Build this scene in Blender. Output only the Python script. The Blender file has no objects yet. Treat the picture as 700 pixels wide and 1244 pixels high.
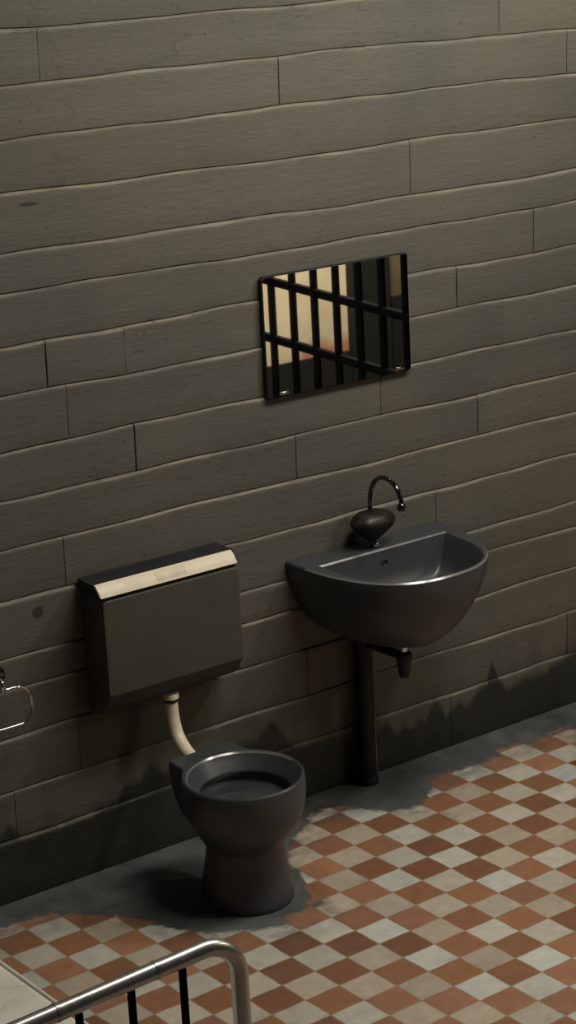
import bpy, bmesh, math, random
from mathutils import Vector, Matrix
random.seed(11)
S = bpy.context.scene
COL = S.collection
PI = math.pi

# ------------------------------------------------------------------ helpers
class Nodes:
    """small wrapper for building procedural materials"""
    def __init__(s, name):
        s.m = bpy.data.materials.new(name); s.m.use_nodes = True
        s.t = s.m.node_tree; s.t.nodes.clear()
        s.out = s.t.nodes.new('ShaderNodeOutputMaterial')
        s.b = s.t.nodes.new('ShaderNodeBsdfPrincipled')
        s.t.links.new(s.b.outputs[0], s.out.inputs[0])
    def put(s, sock, v):
        if v is None: return
        if isinstance(v, bpy.types.NodeSocket): s.t.links.new(v, sock)
        elif isinstance(v, (tuple, list)) and len(v) == 3 and sock.type == 'RGBA': sock.default_value = (*v, 1)
        else: sock.default_value = v
    def math(s, op, a, b=None, c=None, clamp=False):
        n = s.t.nodes.new('ShaderNodeMath'); n.operation = op; n.use_clamp = clamp
        for i, v in enumerate((a, b, c)): s.put(n.inputs[i], v)
        return n.outputs[0]
    def pos(s):
        n = s.t.nodes.new('ShaderNodeTexCoord'); return n.outputs['Object']
    def sep(s, v):
        n = s.t.nodes.new('ShaderNodeSeparateXYZ'); s.put(n.inputs[0], v); return n.outputs
    def comb(s, x, y, z=0.0):
        n = s.t.nodes.new('ShaderNodeCombineXYZ')
        for i, v in enumerate((x, y, z)): s.put(n.inputs[i], v)
        return n.outputs[0]
    def map(s, v, scale=(1, 1, 1), loc=(0, 0, 0), rot=(0, 0, 0)):
        n = s.t.nodes.new('ShaderNodeMapping'); s.put(n.inputs['Vector'], v)
        n.inputs['Scale'].default_value = scale; n.inputs['Location'].default_value = loc; n.inputs['Rotation'].default_value = rot
        return n.outputs[0]
    def noise(s, v, scale, detail=3, rough=0.55, dist=0.0):
        n = s.t.nodes.new('ShaderNodeTexNoise'); s.put(n.inputs['Vector'], v)
        n.inputs['Scale'].default_value = scale; n.inputs['Detail'].default_value = detail
        n.inputs['Roughness'].default_value = rough; n.inputs['Distortion'].default_value = dist
        return n.outputs['Fac']
    def white(s, v):
        n = s.t.nodes.new('ShaderNodeTexWhiteNoise'); n.noise_dimensions = '3D'; s.put(n.inputs['Vector'], v); return n.outputs['Value']
    def ramp(s, f, stops, interp='LINEAR'):
        n = s.t.nodes.new('ShaderNodeValToRGB'); s.put(n.inputs[0], f); r = n.color_ramp; r.interpolation = interp
        while len(r.elements) < len(stops): r.elements.new(0.5)
        for e, (p, c) in zip(r.elements, stops):
            e.position = p; e.color = (*c, 1) if isinstance(c, (tuple, list)) else (c, c, c, 1)
        return n.outputs[0]
    def mix(s, f, a, b, mode='MIX'):
        n = s.t.nodes.new('ShaderNodeMix'); n.data_type = 'RGBA'; n.blend_type = mode
        s.put(n.inputs[0], f); s.put(n.inputs[6], a); s.put(n.inputs[7], b); return n.outputs[2]
    def remap(s, v, a, b, c=0.0, d=1.0, smooth=False):
        n = s.t.nodes.new('ShaderNodeMapRange'); n.interpolation_type = 'SMOOTHSTEP' if smooth else 'LINEAR'
        s.put(n.inputs[0], v)
        for i, q in enumerate((a, b, c, d)): n.inputs[i+1].default_value = q
        return n.outputs[0]
    def curve(s, v, pts):
        n = s.t.nodes.new('ShaderNodeFloatCurve'); c = n.mapping.curves[0]
        n.mapping.use_clip = False
        c.points[0].location = pts[0]; c.points[1].location = pts[-1]
        for p in pts[1:-1]: c.points.new(*p)
        for p in c.points: p.handle_type = 'VECTOR'
        n.mapping.update(); s.put(n.inputs['Value'], v); n.inputs['Factor'].default_value = 1
        return n.outputs[0]
    def attr(s, name):
        n = s.t.nodes.new('ShaderNodeAttribute'); n.attribute_name = name; return n.outputs['Fac']
    def bump(s, h, strength=0.3, dist=0.004):
        n = s.t.nodes.new('ShaderNodeBump'); s.put(n.inputs['Height'], h)
        n.inputs['Strength'].default_value = strength; n.inputs['Distance'].default_value = dist
        s.put(s.b.inputs['Normal'], n.outputs[0])
    def set(s, color=None, rough=None, metal=None, spec=None, coat=None):
        s.put(s.b.inputs['Base Color'], color); s.put(s.b.inputs['Roughness'], rough)
        s.put(s.b.inputs['Metallic'], metal); s.put(s.b.inputs['Specular IOR Level'], spec)
        if coat is not None: s.put(s.b.inputs['Coat Weight'], coat); s.b.inputs['Coat Roughness'].default_value = 0.16
        return s.m

def simple(name, color, rough=0.5, metal=0.0, spec=0.5, var=0.15, scale=9, bump=0.05, coat=None, rvar=0.08):
    n = Nodes(name); p = n.pos(); f = n.noise(p, scale, 4)
    dark = tuple(c*(1-var*1.5) for c in color); light = tuple(min(1, c*(1+var)) for c in color)
    col = n.ramp(f, [(0.3, dark), (0.7, light)])
    r = n.remap(n.noise(p, scale*2.3, 3), 0.3, 0.7, rough-rvar, rough+rvar)
    if bump: n.bump(n.noise(p, 90, 3), bump, 0.002)
    return n.set(col, r, metal, spec, coat)

def rim_y(c):                          # painted pale highlight along the basin's lip and the back of the pan's opening
    if c.z > 0.6: return c.y < -0.09
    return c.y > -0.47 and math.hypot(c.x-3.345, c.y+0.461) < 0.168
def obj(name, bm, mats, parent=None, smooth=True, angle=40, sharp_z=()):
    bmesh.ops.recalc_face_normals(bm, faces=bm.faces)
    me = bpy.data.meshes.new(name); bm.to_mesh(me); bm.free()
    for m in (mats if isinstance(mats, (list, tuple)) else [mats]): me.materials.append(m)
    o = bpy.data.objects.new(name, me); COL.objects.link(o)
    if smooth:
        for p in me.polygons: p.use_smooth = True
        me.set_sharp_from_angle(angle=math.radians(angle))
        if sharp_z:
            lo, hi = min(sharp_z)-1e-4, max(sharp_z)+1e-4
            for pl in me.polygons:
                zs = [me.vertices[q].co.z for q in pl.vertices]
                if min(zs) >= lo and max(zs) <= hi and max(zs)-min(zs) > 1e-3 and len(zs) == 4 and rim_y(pl.center): pl.material_index = 1
            for ed in me.edges:
                za, zb = (me.vertices[q].co.z for q in ed.vertices)
                if abs(za-zb) < 1e-5 and any(abs(za-q) < 1e-4 for q in sharp_z): ed.use_edge_sharp = True
    if parent is not None:
        o.parent = parent; o.matrix_parent_inverse = Matrix.Translation(-Vector(parent.location))
    return o

def thing(name, label, cat, loc, group=None):
    o = bpy.data.objects.new(name, None); COL.objects.link(o); o.location = loc
    o.empty_display_size = 0.1
    o['label'] = label; o['category'] = cat
    if group: o['group'] = group
    return o

def tag(o, label, cat):
    o['label'] = label; o['category'] = cat; return o

def struct(o, label=None, cat=None):
    o['kind'] = 'structure'
    if label: o['label'] = label; o['category'] = cat
    return o

def add_box(bm, lo, hi, bevel=0.0, seg=2, mi=0):
    vs = [bm.verts.new((x, y, z)) for x in (lo[0], hi[0]) for y in (lo[1], hi[1]) for z in (lo[2], hi[2])]
    fs = [bm.faces.new([vs[i] for i in q]) for q in ((0,1,3,2),(4,6,7,5),(0,4,5,1),(2,3,7,6),(0,2,6,4),(1,5,7,3))]
    for f in fs: f.material_index = mi
    if bevel:
        es = list({e for f in fs for e in f.edges})
        bmesh.ops.bevel(bm, geom=es, offset=bevel, segments=seg, profile=0.5, affect='EDGES', clamp_overlap=True)

def loft(bm, rings, cap0=True, cap1=True, closed=True, mi=0):
    R = [[bm.verts.new(p) for p in r] for r in rings]
    n = len(R[0])
    for a, b in zip(R, R[1:]):
        for i in range(n if closed else n-1):
            j = (i+1) % n
            bm.faces.new((a[i], a[j], b[j], b[i])).material_index = mi
    if cap0: bm.faces.new(R[0][::-1]).material_index = mi
    if cap1: bm.faces.new(R[-1]).material_index = mi
    return R

def smooth_path(pts, sub=8):
    P = [Vector(p) for p in pts]; out = []
    for i in range(len(P)-1):
        p0 = P[max(i-1, 0)]; p1 = P[i]; p2 = P[i+1]; p3 = P[min(i+2, len(P)-1)]
        for k in range(sub):
            t = k/sub
            out.append(0.5*((2*p1)+(p2-p0)*t+(2*p0-5*p1+4*p2-p3)*t*t+(3*p1-p0-3*p2+p3)*t**3))
    out.append(P[-1]); return out

def add_tube(bm, pts, r, n=16, closed=False, caps=True, mi=0):
    P = [Vector(p) for p in pts]; m = len(P); rings = []
    rad = r if isinstance(r, (list, tuple)) else [r]*m
    up = None
    for i, p in enumerate(P):
        if closed: d = P[(i+1) % m]-P[i-1]
        else: d = P[min(i+1, m-1)]-P[max(i-1, 0)]
        d.normalize()
        if up is None:
            up = Vector((0, 0, 1)) if abs(d.z) < 0.9 else Vector((1, 0, 0))
        u = (up-d*up.dot(d)).normalized(); v = d.cross(u); up = u
        rings.append([p+rad[i]*(math.cos(2*PI*k/n)*u+math.sin(2*PI*k/n)*v) for k in range(n)])
    if closed: rings.append(rings[0])
    if closed:
        R = [[bm.verts.new(q) for q in g] for g in rings[:-1]]
        for i in range(m):
            a, b = R[i], R[(i+1) % m]
            for k in range(n):
                j = (k+1) % n; bm.faces.new((a[k], a[j], b[j], b[k])).material_index = mi
    else: loft(bm, rings, caps, caps, True, mi)

def add_lathe(bm, c, prof, n=40, mi=0, cap0=True, cap1=True, sx=1.0, sy=1.0):
    loft(bm, [[(c[0]+r*sx*math.cos(2*PI*k/n), c[1]+r*sy*math.sin(2*PI*k/n), c[2]+z) for k in range(n)] for r, z in prof], cap0, cap1, True, mi)

# ------------------------------------------------------------------ materials
def wall_material():
    n = Nodes('painted_block'); p = n.pos(); x, y, z = n.sep(p)[:3]
    big = n.noise(p, 1.7, 3, 0.6)
    base = n.ramp(big, [(0.30, (0.098, 0.099, 0.082)), (0.52, (0.119, 0.113, 0.091)), (0.72, (0.131, 0.120, 0.095))])
    grain = n.noise(n.map(p, (10, 10, 70)), 1.0, 6, 0.65, 0.6)
    fine = n.noise(n.map(p, (60, 60, 170)), 1.0, 4, 0.6)
    tone = n.attr('tone')
    k = n.math('MULTIPLY', tone, n.math('ADD', 0.76, n.math('ADD', n.math('MULTIPLY', grain, 0.20), n.math('MULTIPLY', fine, 0.30))))
    base = n.mix(1.0, base, n.comb(k, k, k), 'MULTIPLY')
    ledge_light = n.math('MULTIPLY', n.attr('lit_edge'), n.remap(n.noise(n.map(p, (5, 5, 5)), 1.0, 5, 0.65), 0.36, 0.58, 0.05, 1.0))
    base = n.mix(ledge_light, base, n.mix(n.noise(n.map(p, (0.8, 1, 2.6)), 1.0, 3), (0.09, 0.085, 0.066), (0.30, 0.265, 0.19)))  # light caught by the ledges is put into their colour as pale lines
    # worn streaks and small pits
    pits = n.remap(n.noise(n.map(p, (22, 22, 40)), 1.0, 5, 0.7), 0.64, 0.72)
    base = n.mix(n.math('MULTIPLY', pits, 0.55), base, (0.045, 0.044, 0.038))
    # hairline cracks, sparse
    cr = n.math('ABSOLUTE', n.math('SUBTRACT', n.noise(n.map(p, (2.2, 1, 6.5)), 1.0, 3, 0.5, 0.4), 0.5))
    cr = n.math('MULTIPLY', n.remap(cr, 0.0, 0.0045, 1.0, 0.0), n.remap(n.noise(n.map(p, (1.3, 1, 1.3), (4, 0, 2)), 1.0, 2), 0.50, 0.60))
    base = n.mix(n.math('MULTIPLY', cr, 0.45), base, (0.035, 0.034, 0.029))
    # two chipped hollows
    def spot(cx, cz, rx, rz):
        dx = n.math('DIVIDE', n.math('SUBTRACT', x, cx), rx); dz = n.math('DIVIDE', n.math('SUBTRACT', z, cz), rz)
        d = n.math('SQRT', n.math('ADD', n.math('MULTIPLY', dx, dx), n.math('MULTIPLY', dz, dz)))
        d = n.math('ADD', d, n.math('MULTIPLY', n.math('SUBTRACT', n.noise(p, 40, 3), 0.5), 0.9))
        return n.remap(d, 0.75, 1.0, 1.0, 0.0)
    chips = n.math('MAXIMUM', spot(2.985, 0.868, 0.022, 0.020), spot(3.07, 2.036, 0.035, 0.007))
    base = n.mix(n.math('MULTIPLY', chips, 0.8), base, (0.03, 0.03, 0.026))
    # tarry damp band along the foot of the wall, with ragged pointed top
    xx = n.math('DIVIDE', n.math('SUBTRACT', x, 2.4), 2.8)
    pts = [(2.4,.21),(2.806,.215),(2.84,.25),(2.87,.20),(3.0,.198),(3.1,.20),(3.19,.215),(3.23,.27),(3.27,.25),(3.31,.30),(3.36,.26),(3.6,.26),(3.70,.27),(3.76,.31),(3.80,.24),(3.84,.195),(4.03,.183),(4.17,.15),(4.20,.175),(4.235,.12),(4.27,.135),(4.30,.105),(4.335,.15),(4.36,.12),(4.40,.19),(4.43,.17),(4.445,.12),(4.50,.15),(4.54,.14),(4.60,.185),(4.63,.19),(4.655,.265),(4.69,.175),(4.72,.145),(4.80,.165),(4.88,.155),(5.0,.20),(5.2,.22)]
    h = n.curve(xx, [((a-2.4)/2.8, b) for a, b in pts])
    jag = n.math('MULTIPLY', n.math('SUBTRACT', n.noise(n.map(p, (17, 1, 6)), 1.0, 5, 0.65), 0.5), 0.07)
    m = n.remap(n.math('SUBTRACT', n.math('ADD', h, jag), z), -0.012, 0.02)
    m = n.math('MULTIPLY', m, n.remap(n.noise(p, 7, 4), 0.25, 0.6, 0.80, 0.97))
    base = n.mix(m, base, (0.021, 0.022, 0.020))
    # weak streaky darkening above the band, fading upwards
    streak_dark = n.math('MULTIPLY', n.remap(n.math('SUBTRACT', z, h), 0.0, 0.30, 1.0, 0.0), n.remap(n.noise(n.map(p, (9, 1, 3)), 1.0, 5), 0.42, 0.72))
    base = n.mix(n.math('MULTIPLY', streak_dark, 0.55), base, (0.040, 0.043, 0.034))
    hh = n.math('ADD', n.math('ADD', n.math('MULTIPLY', grain, 0.7), n.math('MULTIPLY', fine, 0.3)), n.math('MULTIPLY', pits, -0.6))
    n.bump(hh, 0.5, 0.005)
    return n.set(base, n.remap(grain, 0.3, 0.7, 0.58, 0.76), 0.0, 0.32)

TILE = 0.1112
def floor_material():
    n = Nodes('worn_chequered_tile'); p = n.pos()
    q = n.map(p, (1, 1, 1), (0, 0, 0))
    wob1 = n.math('MULTIPLY', n.math('SUBTRACT', n.noise(p, 13, 2), 0.5), 0.07)
    wob2 = n.math('MULTIPLY', n.math('SUBTRACT', n.noise(n.map(p, (1, 1, 1), (7, 3, 1)), 13, 2), 0.5), 0.07)
    x, y, z = n.sep(p)[:3]
    a = math.radians(0.70); ox, oy = 3.5063, -1.1095
    dx = n.math('SUBTRACT', x, ox); dy = n.math('SUBTRACT', y, oy)
    u = n.math('ADD', n.math('SUBTRACT', n.math('MULTIPLY', dx, math.cos(a)/TILE), n.math('MULTIPLY', dy, math.sin(-a)/TILE)), 0.5)
    v = n.math('ADD', n.math('ADD', n.math('MULTIPLY', dx, math.sin(-a)/TILE), n.math('MULTIPLY', dy, math.cos(a)/TILE)), 0.5)
    u = n.math('ADD', u, wob1); v = n.math('ADD', v, wob2)
    iu = n.math('FLOOR', u); iv = n.math('FLOOR', v)
    fu = n.math('SUBTRACT', u, iu); fv = n.math('SUBTRACT', v, iv)
    chk = n.math('MODULO', n.math('ABSOLUTE', n.math('ADD', iu, iv)), 2.0)      # 0 pale, 1 terracotta
    r1 = n.white(n.comb(iu, iv, 0.5)); r2 = n.white(n.comb(iu, iv, 7.5))
    mott = n.noise(n.map(p, (1, 1, 1)), 24, 5, 0.6)
    terra = n.ramp(r1, [(0.0, (0.165, 0.076, 0.046)), (0.25, (0.215, 0.096, 0.050)), (0.5, (0.255, 0.118, 0.058)), (0.75, (0.325, 0.155, 0.085)), (1.0, (0.245, 0.118, 0.078))])
    pale = n.ramp(r1, [(0.0, (0.410, 0.335, 0.260)), (0.3, (0.435, 0.370, 0.290)), (0.6, (0.460, 0.425, 0.355)), (1.0, (0.480, 0.490, 0.455))])
    col = n.mix(chk, pale, terra)
    k = n.remap(mott, 0.25, 0.75, 0.84, 1.10)
    k = n.math('MULTIPLY', k, n.remap(r2, 0, 1, 0.88, 1.08))
    col = n.mix(1.0, col, n.comb(k, k, k), 'MULTIPLY')
    # brushed stains
    st = n.remap(n.noise(p, 6, 5, 0.6, 0.8), 0.52, 0.70)
    col = n.mix(n.math('MULTIPLY', st, 0.22), col, (0.20, 0.12, 0.075))
    ed = n.math('MINIMUM', n.math('MINIMUM', fu, n.math('SUBTRACT', 1.0, fu)), n.math('MINIMUM', fv, n.math('SUBTRACT', 1.0, fv)))
    grout = n.remap(ed, 0.010, 0.026, 1.0, 0.0)
    gcol = n.mix(n.noise(p, 30, 2), (0.17, 0.115, 0.07), (0.36, 0.27, 0.18))
    col = n.mix(n.math('MULTIPLY', grout, 0.75), col, gcol)
    # bare screed along the wall and round the pan: y above an uneven border
    xx = n.math('DIVIDE', n.math('SUBTRACT', x, 2.4), 2.8)
    B = [(2.4,.14),(2.70,.13),(2.87,.135),(2.94,.22),(3.0,.30),(3.07,.42),(3.13,.53),(3.22,.60),(3.30,.66),(3.42,.655),(3.485,.60),(3.53,.42),(3.60,.30),(3.72,.20),(3.83,.14),(3.92,.145),(3.98,.24),(4.06,.32),(4.11,.33),(4.17,.24),(4.23,.17),(4.31,.155),(4.58,.15),(4.88,.17),(5.2,.17)]
    bd = n.curve(xx, [((q0-2.4)/2.8, q1) for q0, q1 in B])
    dist = n.math('ADD', n.math('ADD', y, bd), n.math('MULTIPLY', n.math('SUBTRACT', n.noise(p, 26, 5, 0.7), 0.5), 0.10))
    dist = n.math('ADD', dist, n.math('MULTIPLY', n.math('SUBTRACT', n.white(n.comb(iu, iv, 3.3)), 0.5), 0.07))
    bare = n.remap(dist, -0.008, 0.012)
    dirty = n.math('MULTIPLY', n.remap(dist, -0.16, 0.0), n.remap(n.noise(p, 11, 5, 0.65), 0.42, 0.60))
    # a few chips knocked out of the tiled field
    chip = n.remap(n.noise(n.map(p, (1, 1, 1), (3, 9, 0)), 11, 4, 0.6), 0.725, 0.745)
    bare = n.math('MAXIMUM', bare, chip)
    scre = n.ramp(n.noise(p, 6, 6, 0.65, 0.5), [(0.28, (0.040, 0.043, 0.044)), (0.5, (0.075, 0.080, 0.079)), (0.72, (0.118, 0.122, 0.116))])
    col = n.mix(n.math('MULTIPLY', dirty, 0.75), col, (0.085, 0.078, 0.066))
    col = n.mix(bare, col, scre)
    hgt = n.math('SUBTRACT', n.math('MULTIPLY', n.math('SUBTRACT', 1.0, bare), n.math('SUBTRACT', 1.0, n.math('MULTIPLY', grout, 0.5))), n.math('MULTIPLY', mott, 0.15))
    n.bump(hgt, 0.35, 0.004)
    rough = n.math('ADD', n.remap(mott, 0.3, 0.7, 0.50, 0.64), n.math('MULTIPLY', bare, 0.08))
    return n.set(col, rough, 0.0, 0.35)

M = {}
M['wall'] = wall_material()
M['floor'] = floor_material()
M['gun'] = simple('dark_glazed_ceramic', (0.045, 0.049, 0.054), 0.38, 0.0, 0.5, 0.03, 8, 0.0, rvar=0.015)
M['rim'] = simple('rim_highlight_ceramic', (0.150, 0.146, 0.140), 0.24, 0.0, 0.95, 0.06, 10, 0.0, rvar=0.03)  # paler base colour paints the highlight on the rim chamfers
M['cistern'] = simple('dark_olive_enamel', (0.070, 0.066, 0.053), 0.55, 0, 0.35, 0.08, 8, 0.04)
M['lid'] = simple('black_plastic', (0.018, 0.018, 0.022), 0.55, 0, 0.3, 0.15, 12, 0.03)
M['cream'] = simple('aged_cream_plastic', (0.72, 0.64, 0.48), 0.45, 0, 0.4, 0.06, 10, 0.02)
M['black'] = simple('black_enamel', (0.010, 0.010, 0.011), 0.45, 0, 0.4, 0.2, 10, 0.0)
M['chrome'] = simple('chrome', (0.62, 0.62, 0.63), 0.14, 1.0, 0.5, 0.04, 12, 0.0, rvar=0.05)
M['chrome_dark'] = simple('dark_chrome', (0.13, 0.13, 0.14), 0.12, 1.0, 0.5, 0.05, 12, 0.0)
M['knob'] = simple('dark_red_plastic', (0.020, 0.011, 0.009), 0.42, 0, 0.35, 0.5, 22, 0.0)
M['pipe_dark'] = simple('dark_waste_pipe', (0.006, 0.006, 0.006), 0.55, 0, 0.4, 0.2, 9, 0.02)
M['steel'] = simple('grey_painted_steel', (0.46, 0.46, 0.44), 0.32, 0.9, 0.6, 0.06, 16, 0.0, rvar=0.03)
M['bar'] = simple('black_painted_bar', (0.005, 0.005, 0.007), 0.8, 0, 0.12, 0.2, 9, 0.0)
def water_material():
    n = Nodes('dark_water'); p = n.pos()
    n.bump(n.noise(p, 7, 1, 0.4), 0.7, 0.02)
    return n.set(n.ramp(n.noise(p, 6, 3), [(0.3, (0.030, 0.034, 0.037)), (0.7, (0.046, 0.050, 0.054))]), 0.16, 0.0, 0.8)
M['water'] = water_material()
def mattress_material():
    n = Nodes('soiled_ticking'); p = n.pos()
    c = n.ramp(n.noise(p, 5, 5, 0.6), [(0.3, (0.52, 0.49, 0.43)), (0.65, (0.70, 0.68, 0.62))])
    cr = n.remap(n.math('ABSOLUTE', n.math('SUBTRACT', n.noise(p, 7, 3, 0.5, 0.6), 0.5)), 0.0, 0.010, 1.0, 0.0)
    c = n.mix(n.math('MULTIPLY', cr, 0.35), c, (0.2, 0.17, 0.12))
    sp = n.remap(n.noise(p, 26, 3), 0.70, 0.76); c = n.mix(n.math('MULTIPLY', sp, 0.6), c, (0.14, 0.11, 0.08))
    n.bump(n.noise(p, 30, 5), 0.3, 0.005); return n.set(c, 0.85, 0, 0.2)
M['mattress'] = mattress_material()
M['piping'] = simple('pale_piping', (0.62, 0.58, 0.50), 0.7, 0, 0.3, 0.08, 20, 0.0)
def mirror_material():
    n = Nodes('silvered_mirror'); p = n.pos()
    f = n.noise(p, 14, 4)
    return n.set(n.ramp(f, [(0.3, (0.72, 0.73, 0.72)), (0.7, (0.80, 0.80, 0.79))]), 0.015, 1.0, 0.5)
M['mirror'] = mirror_material()
def corridor_material():
    n = Nodes('cream_corridor_paint'); p = n.pos(); x, y, z = n.sep(p)[:3]
    c = n.ramp(n.noise(p, 3, 4), [(0.3, (0.58, 0.50, 0.36)), (0.7, (0.70, 0.62, 0.46))])
    jag = n.math('MULTIPLY', n.noise(n.map(p, (8, 1, 4)), 1.0, 3), 0.12)
    m = n.math('MULTIPLY', n.remap(n.math('ADD', z, jag), 0.665, 0.72, 1.0, 0.0), n.remap(x, 5.94, 5.99))
    c = n.mix(n.math('MULTIPLY', m, 0.75), c, (0.40, 0.10, 0.07))
    return n.set(c, 0.6, 0, 0.3)
M['corridor'] = corridor_material()
M['dark_paint'] = simple('dark_grey_paint', (0.017, 0.018, 0.018), 0.7, 0, 0.2, 0.1, 5, 0.0)

# ------------------------------------------------------------------ wall of long flat blocks
def build_wall():
    X0, X1 = 1.0, 5.6
    Z = [0.0, 0.195, 0.350, 0.509, 0.657, 0.753, 0.922, 1.072, 1.214, 1.359, 1.512, 1.652, 1.799, 1.905, 2.072, 2.221, 2.367, 2.513, 2.66, 2.81, 2.96]
    J = {0: [2.4, 4.47], 1: [1.9, 2.86, 5.0], 2: [2.2, 3.083, 3.90], 3: [1.6, 2.55, 3.65],
         4: [2.2, 4.3], 5: [1.9, 4.434], 6: [2.3, 3.085], 7: [2.0, 3.899, 4.623], 8: [2.5, 3.341, 4.229, 5.03],
         9: [2.2, 3.133, 3.99, 4.737], 10: [2.6, 3.08, 3.33, 4.55], 11: [2.3, 4.88], 12: [1.9], 13: [2.1, 4.38],
         14: [2.6], 15: [2.2, 3.907, 5.036], 16: [2.2, 3.135, 4.754], 17: [2.5, 4.2], 18: [3.0, 4.6], 19: [2.4, 4.0]}
    rnd = random.Random(4)
    ph = [[(rnd.uniform(0, 6.3), rnd.uniform(0.8, 1.6), rnd.uniform(5, 9), rnd.uniform(14, 26)) for _ in range(3)] for _ in Z]
    def zl(i, x):
        if i in (0, len(Z)-1): return Z[i]
        p = ph[i]; a = 0.0045 if i >= 13 else 0.003
        return Z[i]+a*math.sin(p[0][0]+p[0][1]*x*2.2)+0.0022*math.sin(p[1][0]+p[1][2]*x)+0.0012*math.sin(p[2][0]+p[2][3]*x)
    bm = bmesh.new(); tone = bm.faces.layers.float.new('tone'); edge = bm.faces.layers.float.new('lit_edge')
    for i in range(len(Z)-1):
        js = [X0]+J.get(i, [])+[X1]
        for a, b in zip(js, js[1:]):
            o = rnd.uniform(-0.0005, 0.0030); tv = rnd.uniform(0.94, 1.06); tilt = rnd.uniform(-0.001, 0.0015)
            nx = max(2, int((b-a)/0.03)); xs = [a+0.0006, a+0.0022]+[a+(b-a)*k/nx for k in range(1, nx)]+[b-0.0022, b-0.0006]
            if xs[2] < xs[1]+0.002: del xs[2]
            if xs[-3] > xs[-2]-0.002: del xs[-3]
            cols = []
            for k, x in enumerate(xs):
                e = 0.0016 if k in (0, len(xs)-1) else 0.0
                zb, zt = zl(i, x), zl(i+1, x); h = zt-zb; bz = 0.0060+0.0015*math.sin(x*5+i*2.3)+0.001*math.sin(x*23+2*i)
                jit = rnd.uniform(-0.0012, 0.0012)
                pr = [(0.0125, zb+0.0005), (o+e+0.0062, zb+0.0025+jit*0.5), (o+e+0.0052, zb+0.007), (o+e+0.0036+tilt, zb+0.35*h), (o+e+0.0018+tilt, zb+0.7*h), (o+e+0.0004, zt-bz-0.010), (o+e, zt-bz-0.001), (o+e+0.0010, zt-bz+0.0012+jit), (o+e+0.0070, zt-0.0012), (0.0125, zt-0.0006)]
                cols.append([bm.verts.new((x, yy, zz)) for yy, zz in pr])
            for c0, c1 in zip(cols, cols[1:]):
                for k in range(len(c0)-1):
                    f = bm.faces.new((c0[k], c1[k], c1[k+1], c0[k+1])); f[tone] = tv; f[edge] = 1.0 if k in (6, 7) else 0.0
    n0 = len(bm.faces)
    add_box(bm, (X0, 0.0120, 0.0), (X1, 0.16, Z[-1]))
    bm.faces.ensure_lookup_table()
    for f in bm.faces[n0:]: f[tone] = 0.4
    # orient strips towards the room
    me = bpy.data.meshes.new('wall_back'); 
    for f in bm.faces[:n0]:
        f.normal_update()
        if f.normal.y > 0: f.normal_flip()
    bm.to_mesh(me); bm.free(); me.materials.append(M['wall'])
    o = bpy.data.objects.new('wall_back', me); COL.objects.link(o)
    for p in me.polygons: p.use_smooth = True
    me.set_sharp_from_angle(angle=math.radians(32))
    struct(o, 'grey olive wall of long flat painted blocks with tarry base', 'wall')
build_wall()

bm = bmesh.new(); add_box(bm, (0.6, -3.6, -0.12), (6.95, 0.16, 0.0))
struct(obj('floor', bm, M['floor'], smooth=False), 'worn terracotta and cream chequered tile floor', 'floor')

# corridor beyond the bars: seen only in the mirror
bm = bmesh.new(); add_box(bm, (5.46, -3.12, 0.0), (6.245, -3.0, 2.6), 0.004)
struct(obj('wall_front', bm, M['corridor'], smooth=False), 'cream corridor wall behind the bars in the mirror', 'wall')
bm = bmesh.new(); add_box(bm, (5.46, -3.0, 0.0), (6.245, -2.985, 0.565), 0.004)
struct(obj('trim_1', bm, M['dark_paint'], smooth=False), 'dark dado on the corridor wall', 'trim')
bm = bmesh.new(); add_box(bm, (6.245, -3.12, 0.0), (6.47, -2.96, 2.6), 0.006)
struct(obj('trim_2', bm, M['dark_paint'], smooth=False), 'dark corridor pier beside the cream wall', 'trim')
bm = bmesh.new(); add_box(bm, (6.47, -3.12, 0.0), (6.95, -3.02, 2.6), 0.004)
struct(obj('wall_right', bm, simple('dimmed_corridor_paint', (0.16, 0.125, 0.075), 0.6, 0, 0.3), smooth=False), 'dim far stretch of corridor wall', 'wall')  # weak light on this cream wall is put into a darker brown colour
bm = bmesh.new(); add_box(bm, (6.47, -3.02, 0.0), (6.95, -3.005, 0.78), 0.004)
struct(obj('trim_3', bm, M['dark_paint'], smooth=False), 'dark dado beyond the pier', 'trim')

# ------------------------------------------------------------------ barred cell front (in the mirror)
XB = 5.4
bars = thing('barred_cell_front', 'black iron cell bars with flat cross rails, seen in the mirror', 'cell bars', (XB, -1.7, 0))
for k in range(-2, 8):
    y = -2.366+0.1555*(k-1+1)+0.0
    bm = bmesh.new(); add_tube(bm, [(XB, y, 0.06), (XB, y, 2.40)], 0.0165, 14); obj('bar', bm, M['bar'], bars)
for z in (0.04, 0.868, 1.118, 2.42):
    bm = bmesh.new(); add_box(bm, (XB-0.012, -2.80, z-0.0175), (XB+0.012, -1.15, z+0.0175), 0.003); obj('cross_rail', bm, M['bar'], bars)
for y in (-2.80, -1.15):
    bm = bmesh.new(); add_box(bm, (XB-0.02, y-0.025, 0.0), (XB+0.02, y+0.025, 2.46), 0.004); obj('post', bm, M['bar'], bars)

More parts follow.
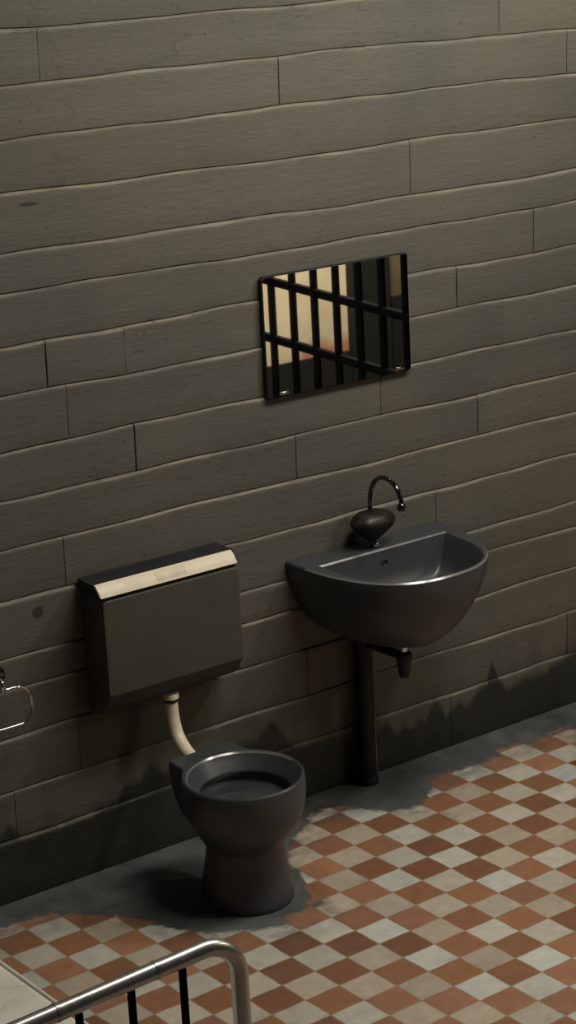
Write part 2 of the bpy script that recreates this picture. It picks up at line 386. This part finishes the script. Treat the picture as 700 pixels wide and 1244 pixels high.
# ------------------------------------------------------------------ mirror
mx0, mx1, mz0, mz1 = 3.794, 4.341, 1.349, 1.727
mir = thing('wall_mirror', 'frameless wall mirror above the washbasin, reflecting cell bars', 'mirror', ((mx0+mx1)/2, 0.0, mz0))
def plate(x0, x1, z0, z1, c, y):
    return [(x0+c, y, z0), (x1-c, y, z0), (x1, y, z0+c), (x1, y, z1-c*0.6), (x1-c*0.6, y, z1), (x0+c, y, z1), (x0, y, z1-c), (x0, y, z0+c)]
bm = bmesh.new()
loft(bm, [plate(mx0, mx1, mz0, mz1, 0.007, 0.001), plate(mx0, mx1, mz0, mz1, 0.007, -0.013)], True, True)
obj('backing', bm, M['lid'], mir, smooth=False)
bm = bmesh.new(); e = 0.0025
loft(bm, [plate(mx0+e, mx1-e, mz0+e, mz1-e, 0.0065, -0.013), plate(mx0+e, mx1-e, mz0+e, mz1-e, 0.0065, -0.0165)], True, True)
obj('mirror_glass', bm, M['mirror'], mir, smooth=False)
for x in (mx0+0.060, mx1-0.045):
    bm = bmesh.new(); add_box(bm, (x-0.016, -0.0195, mz0+0.010), (x+0.016, -0.0165, mz0+0.017), 0.001)
    obj('clip', bm, M['chrome'], mir)

# ------------------------------------------------------------------ cistern
cis = thing('toilet_cistern', 'dark wall cistern with cream front strip above the toilet', 'cistern', (3.36, 0.0, 0.54))
def sect(pts, x0, x1, inset=0.0, bev=0.006):
    """section in (y, z) swept along x, narrowing slightly towards the room, with softened ends"""
    out = []
    cy = sum(p[0] for p in pts)/len(pts); cz = sum(p[1] for p in pts)/len(pts)
    def ring(x, s):
        return [((x), cy+(y-cy)*s, cz+(z-cz)*s) for y, z in pts]
    rr = [ring(x0, 0.955), ring(x0+bev*0.35, 0.985), ring(x0+bev, 1.0), ring(x1-bev, 1.0), ring(x1-bev*0.35, 0.985), ring(x1, 0.955)]
    return rr
def rnd_corner(p, a, b, r, k=5):
    p, a, b = Vector(p), Vector(a), Vector(b); u = (a-p).normalized(); v = (b-p).normalized()
    return [tuple((p+u*r)*(1-t)**2+p*2*t*(1-t)+(p+v*r)*t*t) for t in [i/k for i in range(k+1)]]
def rounded(poly, rads):
    out = []; n = len(poly)
    for i in range(n): out += rnd_corner(poly[i], poly[i-1], poly[(i+1) % n], rads[i]) if rads[i] > 0 else [poly[i]]
    return out
body = rounded([(0.0, 0.905), (-0.118, 0.905), (-0.130, 0.895), (-0.130, 0.604), (-0.088, 0.545), (0.0, 0.520)], [0, 0, 0.004, 0.004, 0.02, 0])
bm = bmesh.new(); loft(bm, sect(body, 3.122, 3.580, bev=0.012))
obj('tank_body', bm, M['cistern'], cis)
lid = rounded([(0.0, 0.902), (-0.127, 0.902), (-0.106, 0.934), (-0.097, 0.940), (0.0, 0.940)], [0, 0, 0.006, 0.006, 0])
bm = bmesh.new(); loft(bm, sect(lid, 3.116, 3.590, bev=0.008)); obj('lid', bm, M['lid'], cis)
# cream strip along the bevelled front edge of the lid
def strip(y0, z0, y1, z1, bulge, th, k=8):
    a = Vector((0, y0, z0)); b = Vector((0, y1, z1)); d = (b-a); nrm = Vector((0, d.z, -d.y)).normalized()
    if nrm.y > 0: nrm = -nrm
    o = [a+d*(i/k)+nrm*(th+bulge*math.sin(PI*i/k)) for i in range(k+1)]
    return [(p.y, p.z) for p in o]+[(b.y+0.004, b.z), (a.y+0.004, a.z)]
st = strip(-0.100, 0.943, -0.132, 0.909, 0.003, 0.003)
bm = bmesh.new(); loft(bm, sect(st, 3.114, 3.575, bev=0.004)); stp = obj('front_strip', bm, M['cream'], cis)
stp['label'] = 'cream strip on the front edge'
# flush handle plate on the strip
bm = bmesh.new()
hs = strip(-0.104, 0.9385, -0.1275, 0.9135, 0.003, 0.0045)
loft(bm, sect(hs, 3.305, 3.405, bev=0.006)); obj('flush_lever', bm, simple('worn_cream_plastic', (0.67, 0.59, 0.44), 0.5, 0, 0.4, 0.1, 30, 0.02), stp)

# ------------------------------------------------------------------ flush pipe
fp = thing('flush_pipe', 'curved cream flush pipe from cistern down to toilet pan', 'pipe', (3.348, -0.08, 0.37))
path = smooth_path([(3.350, -0.078, 0.538), (3.350, -0.079, 0.50), (3.350, -0.084, 0.455), (3.349, -0.104, 0.410), (3.346, -0.145, 0.380), (3.342, -0.190, 0.366), (3.339, -0.2215, 0.362)], 6)
bm = bmesh.new(); add_tube(bm, path, 0.0195, 24); obj('bend', bm, M['cream'], fp)
bm = bmesh.new(); add_lathe(bm, (3.350, -0.078, 0.0), [(0.0215, 0.521), (0.025, 0.524), (0.025, 0.535), (0.022, 0.540)], 12); obj('coupling_nut', bm, M['cream'], fp)
bm = bmesh.new(); add_lathe(bm, (3.350, -0.078, 0.0), [(0.0205, 0.512), (0.0225, 0.514), (0.0225, 0.519), (0.0205, 0.521)], 24); o = obj('seal_ring', bm, M['black'], fp); o['label'] = 'black seal ring'

# ------------------------------------------------------------------ toilet pan
TC = (3.345, -0.455)
toi = thing('toilet', 'dark grey ceramic toilet pan without a seat', 'toilet', (TC[0], TC[1], 0.0))
NT = 144
def pan_ring(z, a, b, hw, back, dy=0.0, sharp=26.0):
    pts = []
    for k in range(NT):
        t = 2*PI*k/NT; c, s = math.cos(t), math.sin(t)
        re = 1/math.sqrt((c/a)**2+(s/b)**2)
        rb = 0.0
        if back > 0 and s > 0.05:
            rb = 1/(((abs(c)/hw)**26+(abs(s)/back)**26)**(1/26))
        r = (re**sharp+rb**sharp)**(1/sharp) if rb > 0 else re
        pts.append((TC[0]+r*c, TC[1]+dy+r*s, z))
    return pts
def opening(z, r, dy=-0.006, sx=1.0, sy=1.04):
    return [(TC[0]+r*sx*math.cos(2*PI*k/NT), TC[1]+dy+r*sy*math.sin(2*PI*k/NT), z) for k in range(NT)]
outer = [pan_ring(0.150, 0.098, 0.112, 0.06, 0.11, 0.020), pan_ring(0.175, 0.104, 0.118, 0.068, 0.130, 0.020), pan_ring(0.205, 0.122, 0.138, 0.082, 0.168, 0.012), pan_ring(0.240, 0.145, 0.160, 0.094, 0.197, 0.006),
         pan_ring(0.280, 0.163, 0.176, 0.103, 0.218), pan_ring(0.320, 0.1725, 0.184, 0.107, 0.228), pan_ring(0.355, 0.1755, 0.187, 0.109, 0.231),
         pan_ring(0.380, 0.1755, 0.187, 0.110, 0.232), pan_ring(0.390, 0.1745, 0.186, 0.110, 0.232), pan_ring(0.3952, 0.1730, 0.1845, 0.109, 0.231), pan_ring(0.400, 0.1690, 0.1805, 0.105, 0.227)]
inner = [opening(0.400, 0.1640), opening(0.3951, 0.1590), opening(0.390, 0.1560), opening(0.378, 0.147), opening(0.356, 0.1300), opening(0.3515, 0.1270), opening(0.348, 0.1270), opening(0.342, 0.134), opening(0.330, 0.136), opening(0.30, 0.120), opening(0.25, 0.075), opening(0.235, 0.03)]
bm = bmesh.new(); loft(bm, outer+inner); obj('bowl', bm, [M['gun'], M['rim']], toi, angle=60, sharp_z=(0.400, 0.3952, 0.3951))
def ped(z, a, b, dy): return [(TC[0]+0.006+a*math.cos(2*PI*k/64), TC[1]+dy+b*math.sin(2*PI*k/64), z) for k in range(64)]
bm = bmesh.new(); loft(bm, [ped(0.0, 0.127, 0.145, 0.020), ped(0.008, 0.129, 0.147, 0.020), ped(0.02, 0.1285, 0.146, 0.020), ped(0.06, 0.125, 0.140, 0.022), ped(0.11, 0.116, 0.129, 0.022), ped(0.155, 0.110, 0.121, 0.021), ped(0.19, 0.110, 0.120, 0.018), ped(0.215, 0.115, 0.126, 0.015)])
obj('pedestal', bm, M['gun'], toi, angle=60)
bm = bmesh.new(); loft(bm, [opening(0.316, 0.1285), opening(0.320, 0.130)]); o = obj('bowl_water', bm, M['water'], toi); o['label'] = 'still dark water'

# ------------------------------------------------------------------ washbasin
BX = 4.135
bas = thing('washbasin', 'dark grey half-round washbasin fixed to the wall', 'washbasin', (BX, 0.0, 0.52))
NC, NS = 64, 24
def sgp(v, e): return math.copysign(abs(v)**e, v)
def dring(z, hw, d, y0=0.0, e=0.80, cx=BX):
    pts = []
    for k in range(NC+1):
        t = PI*k/NC
        pts.append((cx+hw*sgp(math.cos(t), e), y0-(d-abs(y0))*abs(math.sin(t))**e, z))
    for k in range(1, NS):
        pts.append((cx-hw+2*hw*k/NS, y0, z))
    return pts
outer = [dring(0.535, 0.055, 0.245, -0.12, 1.0), dring(0.538, 0.10, 0.285, -0.08, 1.0), dring(0.552, 0.150, 0.325, -0.04, 0.97), dring(0.580, 0.195, 0.362, -0.01, 0.93), dring(0.620, 0.232, 0.396, 0.0, 0.9), dring(0.670, 0.262, 0.426, 0.0, 0.87),
         dring(0.720, 0.282, 0.446, 0.0, 0.84), dring(0.765, 0.294, 0.457, 0.0, 0.82), dring(0.800, 0.299, 0.462, 0.0, 0.80), dring(0.8148, 0.299, 0.462, 0.0, 0.80), dring(0.8200, 0.2945, 0.4565)]
def iring(z, hw, d, y0): return dring(z, hw, d, y0, 0.74)
inner = [iring(0.8200, 0.250, 0.449, -0.108), iring(0.8150, 0.2475, 0.446, -0.113), iring(0.805, 0.243, 0.441, -0.1145), iring(0.78, 0.232, 0.424, -0.119), iring(0.74, 0.218, 0.405, -0.126), iring(0.705, 0.195, 0.378, -0.136), iring(0.685, 0.160, 0.345, -0.155), iring(0.676, 0.11, 0.31, -0.185), iring(0.672, 0.04, 0.27, -0.23), iring(0.671, 0.022, 0.262, -0.238)]
bm = bmesh.new(); loft(bm, outer+inner); obj('basin_bowl', bm, [M['gun'], M['rim']], bas, angle=55, sharp_z=(0.8200, 0.8150, 0.8148))
bm = bmesh.new()
ovx, ovz = 4.128, 0.776
R = [[(ovx+r*math.cos(2*PI*k/24), yy, ovz+r*1.15*math.sin(2*PI*k/24)) for k in range(24)] for r, yy in ((0.0125, -0.117), (0.0125, -0.1225), (0.0105, -0.1235), (0.0085, -0.1225), (0.008, -0.1195))]
loft(bm, R, True, False); hole = obj('overflow_ring', bm, M['gun'], bas)
bm = bmesh.new(); loft(bm, [[(ovx+r*math.cos(2*PI*k/24), yy, ovz+r*1.15*math.sin(2*PI*k/24)) for k in range(24)] for r, yy in ((0.0082, -0.118), (0.0082, -0.1205))]); obj('overflow_hole', bm, M['black'], hole)
bm = bmesh.new(); add_lathe(bm, (BX, -0.25, 0.6705), [(0.021, 0), (0.022, 0.002), (0.018, 0.003), (0.015, 0.0015), (0.004, 0.001)], 24); obj('drain', bm, M['chrome_dark'], bas)

# ------------------------------------------------------------------ tap
TX, TY = 4.124, -0.066
tap = thing('basin_tap', 'gooseneck basin tap with dark red-brown knob', 'tap', (TX, TY, 0.82))
bm = bmesh.new(); add_lathe(bm, (TX, TY, 0.8195), [(0.022, 0), (0.023, 0.003), (0.021, 0.007), (0.014, 0.011), (0.012, 0.022), (0.013, 0.04), (0.010, 0.06)], 28); obj('tap_base', bm, M['chrome_dark'], tap)
bm = bmesh.new()
kp = [(0.015, 0.845), (0.020, 0.847), (0.030, 0.857), (0.044, 0.871), (0.060, 0.889), (0.068, 0.901), (0.069, 0.908), (0.063, 0.919), (0.050, 0.931), (0.034, 0.938), (0.014, 0.941)]
n = 48; rings = []
for r, z in kp:
    g = []
    for k in range(n):
        t = 2*PI*k/n; f = 1+0.025*math.cos(6*t)*min(1, r/0.05)
        x, y = r*1.18*f*math.cos(t), r*0.80*f*math.sin(t)
        zz = z-0.895; g.append((TX-0.004+x, TY-0.010+y-0.10*zz, 0.895+zz+0.10*y))
    rings.append(g)
loft(bm, rings); o = obj('tap_knob', bm, M['knob'], tap); o['label'] = 'dark red-brown tapered knob'
sp = smooth_path([(TX, TY+0.008, 0.90), (TX+0.001, TY+0.008, 0.95), (TX+0.002, TY+0.004, 0.992), (TX+0.003, TY-0.016, 1.034), (TX+0.003, TY-0.054, 1.058), (TX+0.003, TY-0.098, 1.058), (TX+0.004, TY-0.130, 1.041), (TX+0.005, TY-0.149, 1.011), (TX+0.005, TY-0.152, 0.988)], 8)
bm = bmesh.new(); add_tube(bm, sp, 0.0075, 18); spo = obj('spout', bm, M['chrome_dark'], tap)
e = sp[-1]
bm = bmesh.new(); add_lathe(bm, (e.x, e.y, e.z), [(0.008, 0.006), (0.0125, 0.002), (0.0145, -0.006), (0.0135, -0.013), (0.010, -0.017), (0.006, -0.015)], 24); obj('nozzle', bm, M['chrome_dark'], spo)
bm = bmesh.new(); add_box(bm, (TX-0.016, TY-0.028, 0.826), (TX+0.016, TY-0.020, 0.836), 0.003); obj('tap_collar', bm, M['chrome'], tap)

# ------------------------------------------------------------------ waste pipe under the basin
wp = thing('waste_pipe', 'dark waste pipe with bottle trap under the washbasin', 'pipe', (4.09, -0.035, 0.0))
bm = bmesh.new(); add_lathe(bm, (4.126, -0.205, 0.0), [(0.0125, 0.492), (0.0125, 0.534)], 24); o = obj('tailpiece', bm, M['chrome'], wp); o['label'] = 'chrome tailpiece'
bm = bmesh.new(); add_lathe(bm, (4.126, -0.205, 0.0), [(0.010, 0.412), (0.016, 0.413), (0.0175, 0.418), (0.021, 0.455), (0.026, 0.478), (0.026, 0.492), (0.014, 0.500)], 28); obj('bottle_trap', bm, M['pipe_dark'], wp)
bm = bmesh.new(); add_tube(bm, smooth_path([(4.126, -0.200, 0.480), (4.118, -0.14, 0.484), (4.100, -0.075, 0.490), (4.090, -0.040, 0.488)], 6), 0.015, 18); obj('trap_arm', bm, M['pipe_dark'], wp)
bm = bmesh.new(); add_lathe(bm, (4.088, -0.036, 0.0), [(0.030, 0.002), (0.030, 0.51), (0.026, 0.525), (0.010, 0.532)], 32); obj('downpipe', bm, M['pipe_dark'], wp)
bm = bmesh.new(); add_lathe(bm, (4.088, -0.036, 0.0), [(0.034, 0.0), (0.034, 0.022), (0.031, 0.028)], 32); obj('floor_collar', bm, M['black'], wp)
bm = bmesh.new(); add_tube(bm, [(4.127, -0.030, 0.012), (4.124, -0.030, 0.33)], 0.0045, 10); obj('supply_pipe', bm, M['steel'], wp)

# ------------------------------------------------------------------ towel ring at the left
tr = thing('towel_ring', 'thin chrome towel ring on the wall left of the cistern', 'towel ring', (2.795, 0.0, 0.72))
pts = []
x0, x1, z0, z1, r = 2.66, 2.912, 0.574, 0.684, 0.046
for cx, cz, a0 in ((x1-r, z1-r*0.8, 90), (x1-r, z0+r, 0), (x0+r, z0+r, -90), (x0+r, z1-r*0.8, -180)):
    rr = r; 
    for k in range(9):
        a = math.radians(a0-90*k/8)
        pts.append((cx+rr*math.cos(a), -0.05-0.012*(z1-cz-rr*math.sin(a))/(z1-z0), cz+(rr*0.8 if cz > 0.62 else rr)*math.sin(a)))
bm = bmesh.new(); add_tube(bm, pts, 0.0042, 12, closed=True); obj('ring', bm, M['chrome'], tr)
bm = bmesh.new(); add_tube(bm, [(2.828, 0.006, 0.715), (2.828, -0.012, 0.715), (2.828, -0.016, 0.715)], [0.032, 0.032, 0.026], 28); obj('wall_plate', bm, M['chrome_dark'], tr)
bm = bmesh.new(); add_tube(bm, smooth_path([(2.828, -0.012, 0.715), (2.828, -0.045, 0.713), (2.828, -0.056, 0.700), (2.828, -0.052, 0.680)], 5), 0.008, 14); obj('holder_arm', bm, M['chrome'], tr)

# ------------------------------------------------------------------ bed and mattress
YH = -1.915; XR = 2.380; XL = 1.47; ZR = 0.80; RT = 0.0195
bed = thing('bed_frame', 'grey tubular metal bed frame with curved head rail', 'bed', ((XL+XR)/2, -1.0, 0.0))
def yh(x): return YH-0.05*(XR-x)
def hoop(y, zt, rc=0.09):
    p = [(XR, y, 0.02), (XR, y, 0.3), (XR, y, zt-rc)]
    p += [(XR-rc+rc*math.cos(a), y, zt-rc+rc*math.sin(a)) for a in [PI/2*k/10 for k in range(1, 10)]]
    p += [(XR-rc, y, zt), (2.12, y, zt), (1.9, y, zt), (XL+rc, y, zt)]
    p += [(XL+rc+rc*math.cos(a), y, zt-rc+rc*math.sin(a)) for a in [PI/2+PI/2*k/10 for k in range(1, 10)]]
    p += [(XL, y, zt-rc), (XL, y, 0.3), (XL, y, 0.02)]
    if y < -1: p = [(a, yh(a), c) for a, b, c in p]
    return p
bm = bmesh.new(); add_tube(bm, hoop(YH, ZR), RT, 24); obj('head_rail', bm, M['steel'], bed)
bm = bmesh.new(); add_tube(bm, hoop(-0.06, 0.52, 0.09), RT, 20); obj('foot_rail', bm, M['steel'], bed)
for x in (1.615, 1.740, 1.864, 1.988, 2.112, 2.238):
    bm = bmesh.new(); add_tube(bm, [(x, yh(x), 0.30), (x, yh(x), ZR-0.004)], 0.0085, 12); obj('bar', bm, M['bar'], bed)
for x in (2.173, 1.938):
    bm = bmesh.new(); add_tube(bm, [(x-0.004, yh(x), ZR), (x+0.004, yh(x), ZR)], RT+0.0012, 24); obj('rail_joint', bm, M['steel'], bed)
bm = bmesh.new(); add_tube(bm, [(XL, yh(XL), 0.30), (XR, YH, 0.30)], 0.013, 14); obj('lower_rail', bm, M['steel'], bed)
for x in (XL+0.035, XR-0.035):
    bm = bmesh.new(); add_box(bm, (x-0.015, YH, 0.255), (x+0.015, -0.06, 0.295), 0.004); obj('side_rail', bm, M['steel'], bed)
for k in range(9):
    y = YH+0.12+0.20*k
    bm = bmesh.new(); add_box(bm, (XL+0.03, y-0.03, 0.280), (XR-0.03, y+0.03, 0.300), 0.003); obj('slat', bm, M['steel'], bed)
for x in (XL, XR):
    for y in (yh(x), -0.06):
        bm = bmesh.new(); add_lathe(bm, (x, y, 0), [(0.022, 0.0), (0.024, 0.004), (0.024, 0.035), (0.021, 0.04)], 20); obj('foot_cap', bm, M['black'], bed)
# mattress
mat = thing('mattress', 'soiled off-white mattress lying on the metal bed frame', 'mattress', ((XL+XR)/2, -1.0, 0.30))
mxa, mxb, mya, myb, mza, mzb = 1.545, 2.290, -1.885, -0.12, 0.300, 0.405
bm = bmesh.new(); add_box(bm, (mxa, mya, mza), (mxb, myb, mzb))
bmesh.ops.bevel(bm, geom=list(bm.edges), offset=0.022, segments=3, profile=0.6, affect='EDGES')
bmesh.ops.subdivide_edges(bm, edges=[e for e in bm.edges if e.calc_length() > 0.3], cuts=24, use_grid_fill=True)
for v in bm.verts:
    if v.co.z > mzb-0.001: v.co.z += 0.006*math.sin(v.co.x*11+1)*math.sin(v.co.y*7)*min(1, min(v.co.x-mxa, mxb-v.co.x)/0.1)
obj('ticking', bm, M['mattress'], mat, angle=70)
for z, nm in ((mzb-0.006, 'piping'), (mza+0.008, 'piping')):
    bm = bmesh.new(); rr = 0.03; lp = []
    for cx, cy, a0 in ((mxb-rr, myb-rr, 0), (mxa+rr, myb-rr, 90), (mxa+rr, mya+rr, 180), (mxb-rr, mya+rr, 270)):
        for k in range(7):
            a = math.radians(a0+90*k/6); lp.append((cx+(rr-0.001)*math.cos(a), cy+(rr-0.001)*math.sin(a), z))
    add_tube(bm, lp, 0.0065, 10, closed=True); obj(nm, bm, M['piping'], mat)

# ------------------------------------------------------------------ light
def area(name, loc, tgt, sx, sy, power, color):
    l = bpy.data.lights.new(name, 'AREA'); l.shape = 'RECTANGLE'; l.size = sx; l.size_y = sy; l.energy = power; l.color = color
    o = bpy.data.objects.new(name, l); COL.objects.link(o); o.location = loc
    o.rotation_euler = (Vector(tgt)-Vector(loc)).to_track_quat('-Z', 'Y').to_euler(); return o
area('cell_ceiling_lamp', (4.15, -1.5, 3.8), (4.0, -0.9, 1.0), 1.5, 0.45, 63, (1.0, 0.94, 0.82))
area('added_side_light', (5.3, -1.5, 3.35), (3.7, -1.1, 0.2), 0.40, 0.28, 26, (1.0, 0.96, 0.88))  # unseen light added for rim highlights and darker left sides
area('corridor_lamp', (5.9, -2.3, 2.3), (5.75, -3.0, 0.9), 0.35, 0.2, 48, (1.0, 0.87, 0.64))

w = bpy.data.worlds.new('dim_air'); S.world = w; w.use_nodes = True
bg = w.node_tree.nodes['Background']; bg.inputs[0].default_value = (0.80, 0.88, 1.0, 1); bg.inputs[1].default_value = 0.015

# ------------------------------------------------------------------ camera (a crop off-centre of a wider frame)
cam = bpy.data.cameras.new('camera'); co = bpy.data.objects.new('camera', cam); COL.objects.link(co)
co.location = (0.0, -5.73, 3.1599)
co.rotation_euler = (math.radians(90-17.7914), 0.0, math.radians(-43.9017))
cam.sensor_fit = 'VERTICAL'; cam.sensor_height = 24.0; cam.sensor_width = 24.0*700/1244
cam.lens = 2797.19/1244*24.0
cam.shift_x = (350-818.2)/1244; cam.shift_y = 0.0
cam.clip_start = 0.05; cam.clip_end = 100
S.camera = co
S.view_settings.view_transform = 'Standard'; S.view_settings.look = 'None'
S.view_settings.gamma = 1.0; S.view_settings.use_curve_mapping = False
S.view_settings.exposure = 0.0
